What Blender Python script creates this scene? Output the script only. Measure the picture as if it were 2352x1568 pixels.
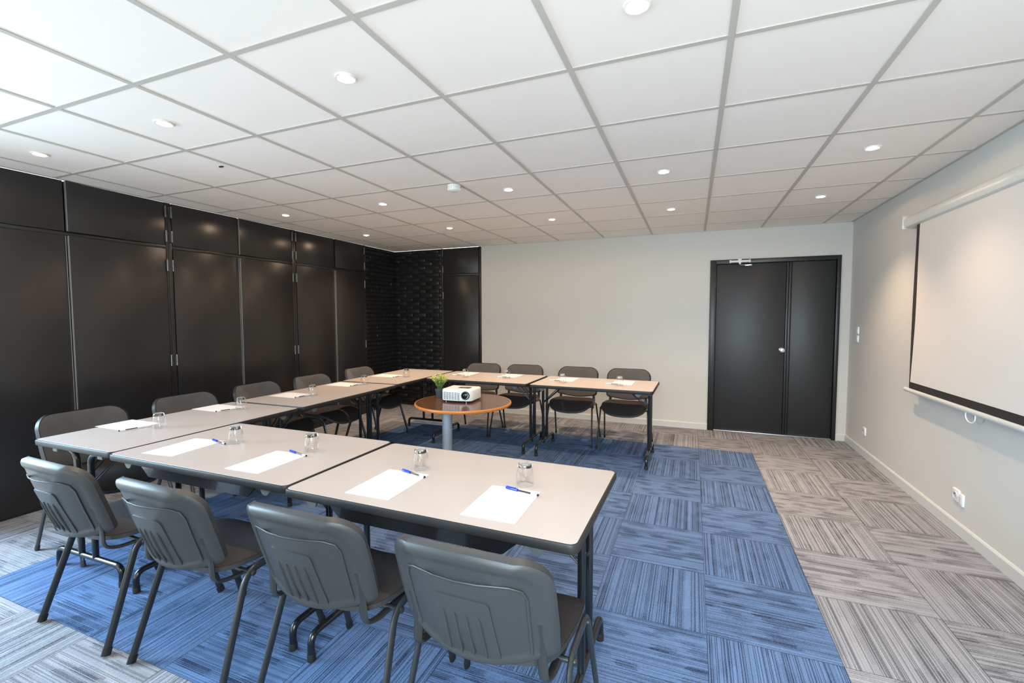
import bpy, bmesh, math, random
from mathutils import Vector, Matrix

PI = math.pi
random.seed(7)
for o in list(bpy.data.objects):
    bpy.data.objects.remove(o)
SC = bpy.context.scene
COL = SC.collection

# ------------------------------------------------------------------ camera
CAM = Vector((2.888, -1.275, 1.386))
cd = bpy.data.cameras.new('camera')
cd.sensor_width = 36.0
cd.lens = 1038.0 / 2352 * 36
cd.clip_start = 0.02
cam = bpy.data.objects.new('camera', cd)
COL.objects.link(cam)
cam.location = CAM
_y, _p, _r = 0.3803, -0.0555, -0.0022
_right = Vector((math.cos(_y), math.sin(_y), 0))
_fwd = Vector((-math.sin(_y) * math.cos(_p), math.cos(_y) * math.cos(_p), math.sin(_p)))
_up = _right.cross(_fwd)
R_ = _right * math.cos(_r) + _up * math.sin(_r)
U_ = -_right * math.sin(_r) + _up * math.cos(_r)
cam.rotation_euler = Matrix((R_, U_, -_fwd)).transposed().to_euler()
SC.camera = cam

# ------------------------------------------------------------------ view, world
SC.view_settings.view_transform = 'Standard'
SC.view_settings.look = 'None'
SC.view_settings.gamma = 1.0
SC.view_settings.use_curve_mapping = False
SC.view_settings.exposure = 0.07

# room dimensions
XL, XR, YB, YF, H = -1.449, 4.478, 4.67, -1.85, 2.397

w = bpy.data.worlds.new('world'); SC.world = w; w.use_nodes = True
wn = w.node_tree
wn.nodes['Background'].inputs[0].default_value = (0.96, 0.96, 0.93, 1)
wn.nodes['Background'].inputs[1].default_value = 2.6

def area(name, loc, rot, sx, sy, power, col):
    l = bpy.data.lights.new(name, 'AREA'); l.shape = 'RECTANGLE'; l.size = sx; l.size_y = sy
    l.energy = power; l.color = col
    o = bpy.data.objects.new(name, l); COL.objects.link(o); o.location = loc; o.rotation_euler = rot
    return o
# sky light slants down through the glazing behind the camera and to its left
area('sky_light_left', (XL - 1.00, -0.95, 2.05), (0, -(PI / 2 - 0.40), 0), 2.0, 2.4, 780, (0.50, 0.74, 1.0))
area('sky_light_front', (3.40, YF - 1.10, 2.35), (PI / 2 - 0.55, 0, 0), 2.6, 1.8, 500, (0.70, 0.85, 1.0))
# added fill lights outside the glazing, tilted up to brighten the ceiling
area('ceiling_fill_left', (-0.10, YF - 1.20, 0.05), (PI / 2 + 0.42, 0, 0), 3.0, 1.4, 25, (1.0, 1.0, 0.86))
area('ceiling_fill_right', (3.40, YF - 1.20, 0.15), (PI / 2 + 0.42, 0, 0), 2.4, 1.4, 75, (0.95, 0.98, 0.90))
LAMP_W = (23.0, 26.0, 84.0)      # far row boosted to brighten the far half of the room
LAMP_COL = (1.0, 0.70, 0.46)

# ------------------------------------------------------------------ materials
def srgb(r, g, b):
    f = lambda c: (c / 255 / 12.92) if c / 255 <= 0.04045 else ((c / 255 + 0.055) / 1.055) ** 2.4
    return (f(r), f(g), f(b), 1)

def mat(name, col, rough=0.5, metal=0.0, bump=0.0, bscale=200, var=0.0, vscale=8, coat=0.0, spec=0.5, sheen=0.0):
    m = bpy.data.materials.new(name); m.use_nodes = True
    nt = m.node_tree; b = nt.nodes['Principled BSDF']
    b.inputs['Base Color'].default_value = col
    b.inputs['Roughness'].default_value = rough
    b.inputs['Metallic'].default_value = metal
    b.inputs['Specular IOR Level'].default_value = spec
    b.inputs['Coat Weight'].default_value = coat
    b.inputs['Sheen Weight'].default_value = sheen
    tc = nt.nodes.new('ShaderNodeTexCoord')
    if var:
        n = nt.nodes.new('ShaderNodeTexNoise'); n.inputs['Scale'].default_value = vscale
        n.inputs['Detail'].default_value = 4
        nt.links.new(tc.outputs['Object'], n.inputs['Vector'])
        mx = nt.nodes.new('ShaderNodeMix'); mx.data_type = 'RGBA'
        mx.inputs[6].default_value = tuple(c * (1 - var) for c in col[:3]) + (1,)
        mx.inputs[7].default_value = tuple(min(1, c * (1 + var)) for c in col[:3]) + (1,)
        nt.links.new(n.outputs['Fac'], mx.inputs[0])
        nt.links.new(mx.outputs[2], b.inputs['Base Color'])
    if bump:
        n = nt.nodes.new('ShaderNodeTexNoise'); n.inputs['Scale'].default_value = bscale
        n.inputs['Detail'].default_value = 3
        nt.links.new(tc.outputs['Object'], n.inputs['Vector'])
        bp = nt.nodes.new('ShaderNodeBump'); bp.inputs['Strength'].default_value = bump
        bp.inputs['Distance'].default_value = 0.002
        nt.links.new(n.outputs['Fac'], bp.inputs['Height'])
        nt.links.new(bp.outputs['Normal'], b.inputs['Normal'])
    return m

M = {}
M['wall'] = mat('wall_paint', srgb(198, 196, 190), 0.62, bump=0.35, bscale=150)
M['trim'] = mat('trim_paint', srgb(196, 197, 194), 0.4)
M['tile'] = mat('ceiling_tile', srgb(241, 234, 228), 0.85, bump=0.15, bscale=350, var=0.02, vscale=3)
M['grid'] = mat('ceiling_grid', srgb(190, 185, 177), 0.5)
M['void'] = mat('shadow_gap', srgb(60, 60, 60), 0.8)
M['black'] = mat('black_lacquer', srgb(37, 36, 36), 0.30, bump=0.06, bscale=60, var=0.06, vscale=3)
M['black2'] = mat('black_gloss_paint', srgb(44, 45, 46), 0.34, bump=0.1, bscale=40)
M['brick'] = mat('black_brick', srgb(29, 29, 29), 0.22, bump=0.5, bscale=70)
M['mortar'] = mat('black_mortar', srgb(22, 22, 22), 0.5, bump=0.6, bscale=120)
M['edge'] = mat('lit_edge_paint', srgb(150, 152, 150), 0.35, metal=0.6)  # pale tone paints window light onto the black door edges
M['laminate'] = mat('grey_laminate', srgb(172, 164, 160), 0.32, bump=0.03, bscale=500, var=0.015, vscale=60)
M['band'] = mat('edge_band', srgb(40, 39, 38), 0.45, spec=0.3)
M['steel'] = mat('black_steel', srgb(30, 32, 34), 0.22, metal=0.25, coat=0.3)
M['tube'] = mat('charcoal_tube', srgb(62, 64, 66), 0.30, metal=0.6)
M['plastic'] = mat('charcoal_plastic', srgb(50, 51, 52), 0.38, bump=0.25, bscale=700, spec=0.42)
M['fabric'] = mat('charcoal_fabric', srgb(80, 78, 78), 0.95, bump=0.5, bscale=900, var=0.12, vscale=12, spec=0.15, sheen=0.25)
M['seatfab'] = mat('black_fabric', srgb(48, 42, 40), 0.8, bump=0.4, bscale=900, var=0.1, vscale=10, spec=0.2)
M['rubber'] = mat('rubber', srgb(24, 24, 25), 0.6)
M['hinge'] = mat('hinge_metal', srgb(120, 120, 118), 0.28, metal=0.9)
M['chrome'] = mat('chrome', srgb(200, 200, 200), 0.18, metal=1.0)
M['brushed'] = mat('brushed_metal', srgb(190, 192, 196), 0.32, metal=0.9)
M['bracket'] = mat('grey_plastic', srgb(84, 88, 88), 0.4)
M['paper'] = mat('paper', srgb(216, 213, 213), 0.7)
M['blue'] = mat('blue_plastic', srgb(20, 50, 175), 0.25)
M['ink'] = mat('ink_tube', srgb(25, 25, 40), 0.3)
M['clearpl'] = mat('clear_plastic', srgb(220, 224, 228), 0.15)
M['white'] = mat('white_plastic', srgb(226, 226, 224), 0.3)
M['grille'] = mat('dark_grille', srgb(40, 40, 42), 0.5)
M['lens'] = mat('lens_glass', srgb(14, 14, 18), 0.05, coat=1.0)
M['wood'] = None
M['woodedge'] = mat('beech_edge', srgb(190, 118, 52), 0.35, var=0.08, vscale=20)
M['column'] = mat('silver_paint', srgb(176, 180, 186), 0.38, metal=0.5)
M['pot'] = mat('grey_pot', srgb(62, 66, 72), 0.55)
M['soil'] = mat('soil', srgb(40, 32, 26), 0.9, bump=1.0, bscale=60)
M['leafA'] = mat('leaf_yellow_green', srgb(178, 196, 78), 0.5)
M['leafB'] = mat('leaf_green', srgb(116, 158, 92), 0.5)
M['stem'] = mat('leaf_stem', srgb(90, 130, 80), 0.5)
M['screen'] = mat('screen_fabric', srgb(212, 205, 197), 0.85)
M['scrback'] = mat('screen_border', srgb(40, 36, 34), 0.7)
M['housing'] = mat('screen_housing', srgb(205, 204, 198), 0.3)
M['doorblk'] = mat('door_paint', srgb(34, 35, 36), 0.42, bump=0.05, bscale=50, var=0.05, vscale=3)
M['frameblk'] = mat('door_frame_paint', srgb(31, 32, 33), 0.36)

def emis(name, col, s):
    m = bpy.data.materials.new(name); m.use_nodes = True
    b = m.node_tree.nodes['Principled BSDF']
    b.inputs['Base Color'].default_value = (0.9, 0.85, 0.8, 1)
    b.inputs['Emission Color'].default_value = col
    b.inputs['Emission Strength'].default_value = s
    return m
M['bulb'] = emis('lamp_lens', (1.0, 0.84, 0.62, 1), 45.0)

def thin_glass(name, tint=(0.97, 0.98, 0.98, 1), edge=1.0):
    m = bpy.data.materials.new(name); m.use_nodes = True
    nt = m.node_tree; nt.nodes.clear()
    out = nt.nodes.new('ShaderNodeOutputMaterial')
    tr = nt.nodes.new('ShaderNodeBsdfTransparent'); tr.inputs[0].default_value = tint
    gl = nt.nodes.new('ShaderNodeBsdfGlossy'); gl.inputs['Roughness'].default_value = 0.03
    gl.inputs[0].default_value = (1, 1, 1, 1)
    fr = nt.nodes.new('ShaderNodeLayerWeight'); fr.inputs[0].default_value = 0.5
    pw = nt.nodes.new('ShaderNodeMath'); pw.operation = 'POWER'; pw.inputs[1].default_value = 3.5
    nt.links.new(fr.outputs['Facing'], pw.inputs[0])
    mt = nt.nodes.new('ShaderNodeMath'); mt.operation = 'MULTIPLY_ADD'; mt.inputs[1].default_value = 0.55 * edge; mt.inputs[2].default_value = 0.03
    mx = nt.nodes.new('ShaderNodeMixShader')
    nt.links.new(pw.outputs[0], mt.inputs[0]); nt.links.new(mt.outputs[0], mx.inputs[0])
    nt.links.new(tr.outputs[0], mx.inputs[1]); nt.links.new(gl.outputs[0], mx.inputs[2])
    nt.links.new(mx.outputs[0], out.inputs[0])
    return m
M['glass'] = thin_glass('drinking_glass', (0.975, 0.98, 0.98, 1), 1.3)
M['pane'] = thin_glass('window_glass', (0.97, 0.99, 0.98, 1), 1.0)
m = bpy.data.materials.new('thick_glass'); m.use_nodes = True
b = m.node_tree.nodes['Principled BSDF']
b.inputs['Base Color'].default_value = (1, 1, 1, 1); b.inputs['Roughness'].default_value = 0.02
b.inputs['Transmission Weight'].default_value = 1.0; b.inputs['IOR'].default_value = 1.5
M['glassbase'] = m

def N(nt, t, **k):
    n = nt.nodes.new(t)
    for a, v in k.items():
        setattr(n, a, v)
    return n

def math_(nt, op, a, b=None, c=None):
    n = nt.nodes.new('ShaderNodeMath'); n.operation = op
    for i, v in enumerate((a, b, c)):
        if v is None: continue
        if isinstance(v, (int, float)): n.inputs[i].default_value = v
        else: nt.links.new(v, n.inputs[i])
    return n.outputs[0]

def wood_material():
    m = bpy.data.materials.new('walnut_veneer'); m.use_nodes = True
    nt = m.node_tree; b = nt.nodes['Principled BSDF']
    tc = N(nt, 'ShaderNodeTexCoord'); mp = N(nt, 'ShaderNodeMapping'); mp.inputs['Scale'].default_value = (2, 26, 2)
    nz = N(nt, 'ShaderNodeTexNoise'); nz.inputs['Scale'].default_value = 3; nz.inputs['Detail'].default_value = 6
    cr = N(nt, 'ShaderNodeValToRGB')
    cr.color_ramp.elements[0].position = 0.3; cr.color_ramp.elements[0].color = srgb(74, 48, 34)
    cr.color_ramp.elements[1].position = 0.75; cr.color_ramp.elements[1].color = srgb(108, 74, 52)
    nt.links.new(tc.outputs['Object'], mp.inputs[0]); nt.links.new(mp.outputs[0], nz.inputs['Vector'])
    nt.links.new(nz.outputs['Fac'], cr.inputs[0]); nt.links.new(cr.outputs[0], b.inputs['Base Color'])
    b.inputs['Roughness'].default_value = 0.16
    return m
M['wood'] = wood_material()

def carpet_material():
    m = bpy.data.materials.new('carpet_tiles'); m.use_nodes = True
    nt = m.node_tree; b = nt.nodes['Principled BSDF']; L = nt.links
    tc = N(nt, 'ShaderNodeTexCoord'); sp = N(nt, 'ShaderNodeSeparateXYZ'); L.new(tc.outputs['Object'], sp.inputs[0])
    X, Y = sp.outputs[0], sp.outputs[1]
    u = math_(nt, 'MULTIPLY_ADD', X, 2.0, 1.06 + 100)      # (x+.53)/.5+100
    v = math_(nt, 'MULTIPLY_ADD', Y, 2.0, 0.40 + 100)      # (y+.20)/.5+100
    i, j = math_(nt, 'FLOOR', u), math_(nt, 'FLOOR', v)
    fu, fv = math_(nt, 'FRACT', u), math_(nt, 'FRACT', v)
    par = math_(nt, 'MODULO', math_(nt, 'ADD', i, j), 2.0)  # 1: stripes run along x
    def pick(a, c):                                         # par ? a : c
        return math_(nt, 'ADD', math_(nt, 'MULTIPLY', par, a), math_(nt, 'MULTIPLY', math_(nt, 'SUBTRACT', 1.0, par), c))
    s = pick(fv, fu)      # across the stripes
    t = pick(fu, fv)      # along the stripes
    tid = math_(nt, 'ADD', math_(nt, 'MULTIPLY', i, 7.31), math_(nt, 'MULTIPLY', j, 3.77))
    def comb(a, c, d):
        n = N(nt, 'ShaderNodeCombineXYZ')
        for k, q in enumerate((a, c, d)):
            if isinstance(q, (int, float)): n.inputs[k].default_value = q
            else: L.new(q, n.inputs[k])
        return n.outputs[0]
    # pinstripes: one random value per narrow strip, slightly broken along its length
    st = N(nt, 'ShaderNodeTexWhiteNoise', noise_dimensions='3D')
    wob = N(nt, 'ShaderNodeTexNoise'); wob.inputs['Scale'].default_value = 1.0
    L.new(comb(math_(nt, 'MULTIPLY', s, 9.0), math_(nt, 'MULTIPLY', t, 5.0), tid), wob.inputs['Vector'])
    sw = math_(nt, 'ADD', s, math_(nt, 'MULTIPLY', wob.outputs['Fac'], 0.004))
    L.new(comb(math_(nt, 'FLOOR', math_(nt, 'MULTIPLY', sw, 150.0)), 0.0, tid), st.inputs['Vector'])
    stripe = math_(nt, 'GREATER_THAN', st.outputs['Value'], 0.66)
    stripe2 = math_(nt, 'LESS_THAN', st.outputs['Value'], 0.20)
    # blocks of darker pile
    bl = N(nt, 'ShaderNodeTexWhiteNoise', noise_dimensions='3D')
    row = math_(nt, 'FLOOR', math_(nt, 'MULTIPLY', sw, 14.0))
    off = math_(nt, 'MULTIPLY', row, 0.37)
    L.new(comb(row, math_(nt, 'FLOOR', math_(nt, 'ADD', math_(nt, 'ADD', math_(nt, 'MULTIPLY', t, 6.0), off), math_(nt, 'MULTIPLY', st.outputs['Value'], 0.5))), tid), bl.inputs['Vector'])
    blk = N(nt, 'ShaderNodeMapRange'); blk.inputs[1].default_value = 0.45; blk.inputs[2].default_value = 0.95
    L.new(bl.outputs['Value'], blk.inputs[0])
    blf = math_(nt, 'MULTIPLY', blk.outputs[0], math_(nt, 'MULTIPLY_ADD', par, 0.20, 0.16))
    # fuzz
    fz = N(nt, 'ShaderNodeTexNoise'); fz.inputs['Scale'].default_value = 1.0; fz.inputs['Detail'].default_value = 2
    L.new(comb(math_(nt, 'MULTIPLY', s, 260.0), math_(nt, 'MULTIPLY', t, 90.0), tid), fz.inputs['Vector'])
    fzz = math_(nt, 'MULTIPLY', math_(nt, 'SUBTRACT', fz.outputs['Fac'], 0.5), 1.2)
    stw = math_(nt, 'MULTIPLY_ADD', par, -0.16, 0.44)
    dark = math_(nt, 'ADD', math_(nt, 'MULTIPLY', stripe, stw), blf)
    dark = math_(nt, 'ADD', dark, fzz)
    dark = math_(nt, 'SUBTRACT', dark, math_(nt, 'MULTIPLY', stripe2, 0.22))
    cl = N(nt, 'ShaderNodeClamp'); L.new(math_(nt, 'ADD', dark, 0.24), cl.inputs[0])
    def mixc(f, a, c):
        n = N(nt, 'ShaderNodeMix', data_type='RGBA')
        L.new(f, n.inputs[0])
        for k, q in ((6, a), (7, c)):
            if isinstance(q, tuple): n.inputs[k].default_value = q
            else: L.new(q, n.inputs[k])
        return n.outputs[2]
    inb = math_(nt, 'MULTIPLY',
                math_(nt, 'MULTIPLY', math_(nt, 'GREATER_THAN', i, 99.5), math_(nt, 'LESS_THAN', i, 107.5)),
                math_(nt, 'MULTIPLY', math_(nt, 'GREATER_THAN', j, 99.5), math_(nt, 'LESS_THAN', j, 107.5)))
    blue = mixc(cl.outputs[0], srgb(98, 124, 164), srgb(32, 42, 64))
    grey = mixc(cl.outputs[0], srgb(156, 157, 163), srgb(66, 66, 72))
    col = mixc(inb, grey, blue)
    # slight tile to tile tone and the seams
    tv = N(nt, 'ShaderNodeTexWhiteNoise', noise_dimensions='1D'); L.new(tid, tv.inputs['W'])
    hs = N(nt, 'ShaderNodeHueSaturation'); L.new(col, hs.inputs['Color'])
    L.new(math_(nt, 'MULTIPLY_ADD', tv.outputs['Value'], 0.16, 0.92), hs.inputs['Value'])
    e1 = math_(nt, 'MINIMUM', math_(nt, 'MINIMUM', fu, math_(nt, 'SUBTRACT', 1.0, fu)),
               math_(nt, 'MINIMUM', fv, math_(nt, 'SUBTRACT', 1.0, fv)))
    seam = math_(nt, 'MULTIPLY', math_(nt, 'LESS_THAN', e1, 0.004), 0.5)
    fin = mixc(seam, hs.outputs[0], (0.02, 0.02, 0.025, 1))
    L.new(fin, b.inputs['Base Color'])
    b.inputs['Roughness'].default_value = 0.95
    b.inputs['Specular IOR Level'].default_value = 0.15
    bp = N(nt, 'ShaderNodeBump'); bp.inputs['Strength'].default_value = 0.4; bp.inputs['Distance'].default_value = 0.003
    bp.invert = True
    L.new(cl.outputs[0], bp.inputs['Height']); L.new(bp.outputs[0], b.inputs['Normal'])
    return m
M['carpet'] = carpet_material()

# ------------------------------------------------------------------ mesh helpers
def V(*a):
    return Vector(a)

def obj(name, bm, m, parent=None, smooth=True, loc=None):
    me = bpy.data.meshes.new(name)
    bmesh.ops.recalc_face_normals(bm, faces=bm.faces)
    bm.to_mesh(me); bm.free()
    ms = m if isinstance(m, (list, tuple)) else [m]
    for k in ms: me.materials.append(M[k])
    o = bpy.data.objects.new(name, me); COL.objects.link(o)
    if smooth:
        for p in me.polygons: p.use_smooth = True
        try: me.set_sharp_from_angle(angle=math.radians(38))
        except Exception: pass
    if parent: o.parent = parent
    if loc: o.location = loc
    return o

def tag(o, label=None, cat=None, group=None, kind=None):
    if label: o['label'] = label
    if cat: o['category'] = cat
    if group: o['group'] = group
    if kind: o['kind'] = kind
    return o

def thing(name, label, cat, loc=(0, 0, 0), rz=0.0, group=None):
    o = bpy.data.objects.new(name, None); COL.objects.link(o)
    o.empty_display_size = 0.1
    o.location = loc; o.rotation_euler = (0, 0, rz)
    return tag(o, label, cat, group)

def struct(name, bm, m, parent=None, smooth=False):
    o = obj(name, bm, m, parent, smooth)
    if parent is None: o['kind'] = 'structure'
    return o

def box(bm, lo, hi, bev=0.0, mi=0, mtx=None, seg=2):
    lo, hi = Vector(lo), Vector(hi)
    c = (lo + hi) / 2; s = hi - lo
    r = bmesh.ops.create_cube(bm, size=1.0)
    vs = r['verts']
    for v in vs:
        v.co = Vector((v.co.x * s.x, v.co.y * s.y, v.co.z * s.z)) + c
    fs = list({f for v in vs for f in v.link_faces})
    if bev > 0:
        es = list({e for v in vs for e in v.link_edges})
        r = bmesh.ops.bevel(bm, geom=es, offset=bev, segments=seg, affect='EDGES', profile=0.5)
        fs = [f for f in bm.faces if f in set(r['faces'])] + [f for f in fs if f.is_valid]
        vs = list({v for f in fs for v in f.verts})
    for f in fs:
        if f.is_valid: f.material_index = mi
    if mtx is not None:
        for v in vs: v.co = mtx @ v.co
    return vs

def fillet(pts, r, n=6):
    """round the inner corners of a polyline"""
    pts = [Vector(p) for p in pts]
    out = [pts[0]]
    for k in range(1, len(pts) - 1):
        a, p, c = pts[k - 1], pts[k], pts[k + 1]
        rr = r[k - 1] if isinstance(r, (list, tuple)) else r
        d1, d2 = (a - p), (c - p)
        q = min(rr, d1.length * 0.49, d2.length * 0.49)
        s, e = p + d1.normalized() * q, p + d2.normalized() * q
        for t in range(n + 1):
            f = t / n
            out.append(s * (1 - f) ** 2 + p * 2 * f * (1 - f) + e * f * f)
    out.append(pts[-1])
    return out

def sweep(bm, pts, rx, ry=None, seg=12, up=(0, 0, 1), mi=0, caps=True, radii=None):
    ry = rx if ry is None else ry
    pts = [Vector(p) for p in pts]
    up = Vector(up)
    rings = []
    nrm = None
    for k, p in enumerate(pts):
        if k == 0: t = pts[1] - p
        elif k == len(pts) - 1: t = p - pts[k - 1]
        else: t = (pts[k + 1] - p).normalized() + (p - pts[k - 1]).normalized()
        t.normalize()
        if nrm is None:
            nrm = up - t * up.dot(t)
            if nrm.length < 1e-3:
                nrm = Vector((1, 0, 0)) - t * t.x
            nrm.normalize()
        else:
            nrm = nrm - t * nrm.dot(t); nrm.normalize()
        bi = t.cross(nrm)
        q = radii[k] if radii else 1.0
        rings.append([bm.verts.new(p + (bi * math.cos(a) * rx + nrm * math.sin(a) * ry) * q)
                      for a in [2 * PI * i / seg for i in range(seg)]])
    for a, b_ in zip(rings, rings[1:]):
        for i in range(seg):
            f = bm.faces.new((a[i], a[(i + 1) % seg], b_[(i + 1) % seg], b_[i])); f.material_index = mi
    if caps:
        f = bm.faces.new(rings[0][::-1]); f.material_index = mi
        f = bm.faces.new(rings[-1]); f.material_index = mi

def lathe(bm, prof, seg=24, c=(0, 0, 0), mi=0, axis=None, cap=True):
    """prof: list of (r, z); axis: optional matrix applied to local points"""
    c = Vector(c); rings = []
    for r, z in prof:
        ring = []
        for k in range(seg):
            a = 2 * PI * k / seg
            p = Vector((r * math.cos(a), r * math.sin(a), z))
            if axis is not None: p = axis @ p
            ring.append(bm.verts.new(p + c))
        rings.append(ring)
    for a, b_ in zip(rings, rings[1:]):
        for i in range(seg):
            f = bm.faces.new((a[i], a[(i + 1) % seg], b_[(i + 1) % seg], b_[i])); f.material_index = mi
    if cap:
        if prof[0][0] > 1e-6: f = bm.faces.new(rings[0][::-1]); f.material_index = mi
        if prof[-1][0] > 1e-6: f = bm.faces.new(rings[-1]); f.material_index = mi
    bmesh.ops.remove_doubles(bm, verts=[v for r_ in rings for v in r_], dist=1e-6)

def rrect(wd, dp, r, n=6, cx=0, cy=0):
    out = []
    for (sx, sy, a0) in ((1, 1, 0), (-1, 1, 90), (-1, -1, 180), (1, -1, 270)):
        for k in range(n + 1):
            a = math.radians(a0 + 90 * k / n)
            out.append(((wd / 2 - r) * sx + r * math.cos(a) + cx, (dp / 2 - r) * sy + r * math.sin(a) + cy))
    return out

def inset_poly(pts, d):
    n = len(pts); out = []
    for k in range(n):
        a, p, c = Vector(pts[k - 1]), Vector(pts[k]), Vector(pts[(k + 1) % n])
        t = ((p - a).normalized() if (p - a).length > 1e-9 else Vector((0, 0))) + ((c - p).normalized() if (c - p).length > 1e-9 else Vector((0, 0)))
        if t.length < 1e-9: out.append(tuple(p)); continue
        t.normalize()
        nn = Vector((-t.y, t.x))     # inward for ccw outline
        out.append(tuple(p + nn * d))
    return out

def slab(bm, outline, prof, mi=0, f=None):
    """stack of rings: prof = [(inset, z), ...]; closed with caps"""
    rings = []
    for d, z in prof:
        pl = inset_poly(outline, d) if abs(d) > 1e-9 else outline
        rings.append([bm.verts.new(f(x, y, z) if f else Vector((x, y, z))) for x, y in pl])
    n = len(outline)
    for a, b_ in zip(rings, rings[1:]):
        for i in range(n):
            q = bm.faces.new((a[i], a[(i + 1) % n], b_[(i + 1) % n], b_[i])); q.material_index = mi
    q = bm.faces.new(rings[0][::-1]); q.material_index = mi
    q = bm.faces.new(rings[-1]); q.material_index = mi

def pillow(bm, outline, centre, front, back, mapf, nr=7, mi=0, rim=None):
    """closed cushion: concentric rings of outline about centre; front(s), back(s) give depth for s in 0..1"""
    cx, cy = centre; n = len(outline)
    def ring(s, fn):
        return [bm.verts.new(mapf(cx + (x - cx) * s, cy + (y - cy) * s, fn(s))) for x, y in outline]
    ss = [math.sin(PI / 2 * k / nr) for k in range(1, nr + 1)]
    fr = [ring(s, front) for s in ss]
    bk = [ring(s, back) for s in ss]
    c1 = bm.verts.new(mapf(cx, cy, front(0))); c2 = bm.verts.new(mapf(cx, cy, back(0)))
    seq = [(fr, 1), (bk, -1)]
    for rings, sg in seq:
        c = c1 if sg == 1 else c2
        for i in range(n):
            q = (c, rings[0][i], rings[0][(i + 1) % n])
            f = bm.faces.new(q if sg == 1 else q[::-1]); f.material_index = mi
        for a, b_ in zip(rings, rings[1:]):
            for i in range(n):
                q = (a[i], b_[i], b_[(i + 1) % n], a[(i + 1) % n])
                f = bm.faces.new(q if sg == 1 else q[::-1]); f.material_index = mi
    for i in range(n):
        f = bm.faces.new((fr[-1][i], bk[-1][i], bk[-1][(i + 1) % n], fr[-1][(i + 1) % n])); f.material_index = mi

def copy_tree(o, parent=None):
    c = o.copy(); COL.objects.link(c)
    if parent is not None: c.parent = parent
    for ch in list(o.children): copy_tree(ch, c)
    return c

# ------------------------------------------------------------------ room shell
T = 0.12
bm = bmesh.new()
box(bm, (XL - T, YF - T, -0.06), (XR + T, YB + T, 0))
struct('floor', bm, 'carpet')

# ceiling: lay-in tiles in a T-bar grid, 0.6 m module with a line through the origin
bm = bmesh.new()
bw = 0.012
xs = [XL] + [0.6 * k for k in range(-2, 8)] + [XR]
ys = [YF] + [0.6 * k for k in range(-3, 8)] + [YB]
for a, b_ in zip(xs, xs[1:]):
    for c, d in zip(ys, ys[1:]):
        box(bm, (a + 0.002, c + 0.002, H + 0.004), (b_ - 0.002, d - 0.002, H + 0.02))
for x in xs[1:-1]: box(bm, (x - bw, YF, H), (x + bw, YB, H + 0.012), mi=1)
for y in ys[1:-1]: box(bm, (XL, y - bw, H + 0.0005), (XR, y + bw, H + 0.011), mi=1)
box(bm, (XL, YF, H - 0.001), (XL + 0.022, YB, H + 0.012), mi=1)
box(bm, (XR - 0.022, YF, H - 0.001), (XR, YB, H + 0.012), mi=1)
box(bm, (XL, YB - 0.022, H - 0.001), (XR, YB, H + 0.012), mi=1)
box(bm, (XL - T, YF - T, H + 0.021), (XR + T, YB + T, H + 0.10), mi=1)
struct('ceiling', bm, ['tile', 'grid'])

# back wall with the opening filled by the double door
DX0, DX1, DZ = 3.072, 4.380, 2.047
bm = bmesh.new()
box(bm, (0.037, YB, 0), (DX0, YB + T, H)); box(bm, (DX1, YB, 0), (XR + T, YB + T, H)); box(bm, (DX0, YB, DZ), (DX1, YB + T, H))
box(bm, (XL - T, YB + 0.03, 0), (0.037, YB + T, H))
box(bm, (DX0, YB + 0.09, 0), (DX1, YB + T, DZ))
struct('wall_back', bm, 'wall')
bm = bmesh.new(); box(bm, (XR, YF - T, 0), (XR + T, YB, H)); struct('wall_right', bm, 'wall')
bm = bmesh.new()
SW = (-1.72, -0.22, 0.03, 2.15)
box(bm, (XL - T, SW[1], 0), (XL - 0.045, YB + 0.03, H)); box(bm, (XL - T, YF - T, 0), (XL - 0.045, SW[0], H))
box(bm, (XL - T, SW[0], SW[3]), (XL - 0.045, SW[1], H)); box(bm, (XL - T, SW[0], 0), (XL - 0.045, SW[1], SW[2]))
struct('wall_left', bm, 'black')
bm = bmesh.new()
box(bm, (XL - 0.045, SW[1], 0), (XL, -0.055, H), 0.002); box(bm, (XL - 0.045, YF, 0), (XL, SW[0], H), 0.002)
box(bm, (XL - 0.045, SW[0], SW[3]), (XL, SW[1], H), 0.002); box(bm, (XL - 0.045, SW[0], 0), (XL, SW[1], SW[2]))
struct('wall_left_panel', bm, 'black')

# front wall behind the camera, with a glazed door on the left and a window on the right
WL = (-1.30, 1.10, 0.03, 2.15); WR = (2.30, 4.40, 0.40, 2.15)
bm = bmesh.new()
box(bm, (XL, YF - T, 0), (WL[0], YF, H)); box(bm, (WL[0], YF - T, WL[3]), (WL[1], YF, H)); box(bm, (WL[0], YF - T, 0), (WL[1], YF, WL[2]))
box(bm, (WL[1], YF - T, 0), (WR[0], YF, H)); box(bm, (WR[0], YF - T, WR[3]), (WR[1], YF, H)); box(bm, (WR[0], YF - T, 0), (WR[1], YF, WR[2]))
box(bm, (WR[1], YF - T, 0), (XR, YF, H))
struct('wall_front', bm, 'wall')
for n, (x0, x1, z0, z1) in (('window_1', WL), ('window_2', WR)):
    bm = bmesh.new(); fw = 0.05; xm = (x0 + x1) / 2
    for lo, hi in (((x0, z0), (x0 + fw, z1)), ((x1 - fw, z0), (x1, z1)), ((x0 + fw, z0), (x1 - fw, z0 + fw)),
                   ((x0 + fw, z1 - fw), (x1 - fw, z1)), ((xm - fw / 2, z0 + fw), (xm + fw / 2, z1 - fw))):
        box(bm, (lo[0], YF - 0.08, lo[1]), (hi[0], YF - 0.03, hi[1]), 0.003)
    wf = struct(n, bm, 'white')
    bm = bmesh.new(); box(bm, (x0 + fw, YF - 0.058, z0 + fw), (x1 - fw, YF - 0.052, z1 - fw)); obj('pane', bm, 'pane', wf, False)

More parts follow.
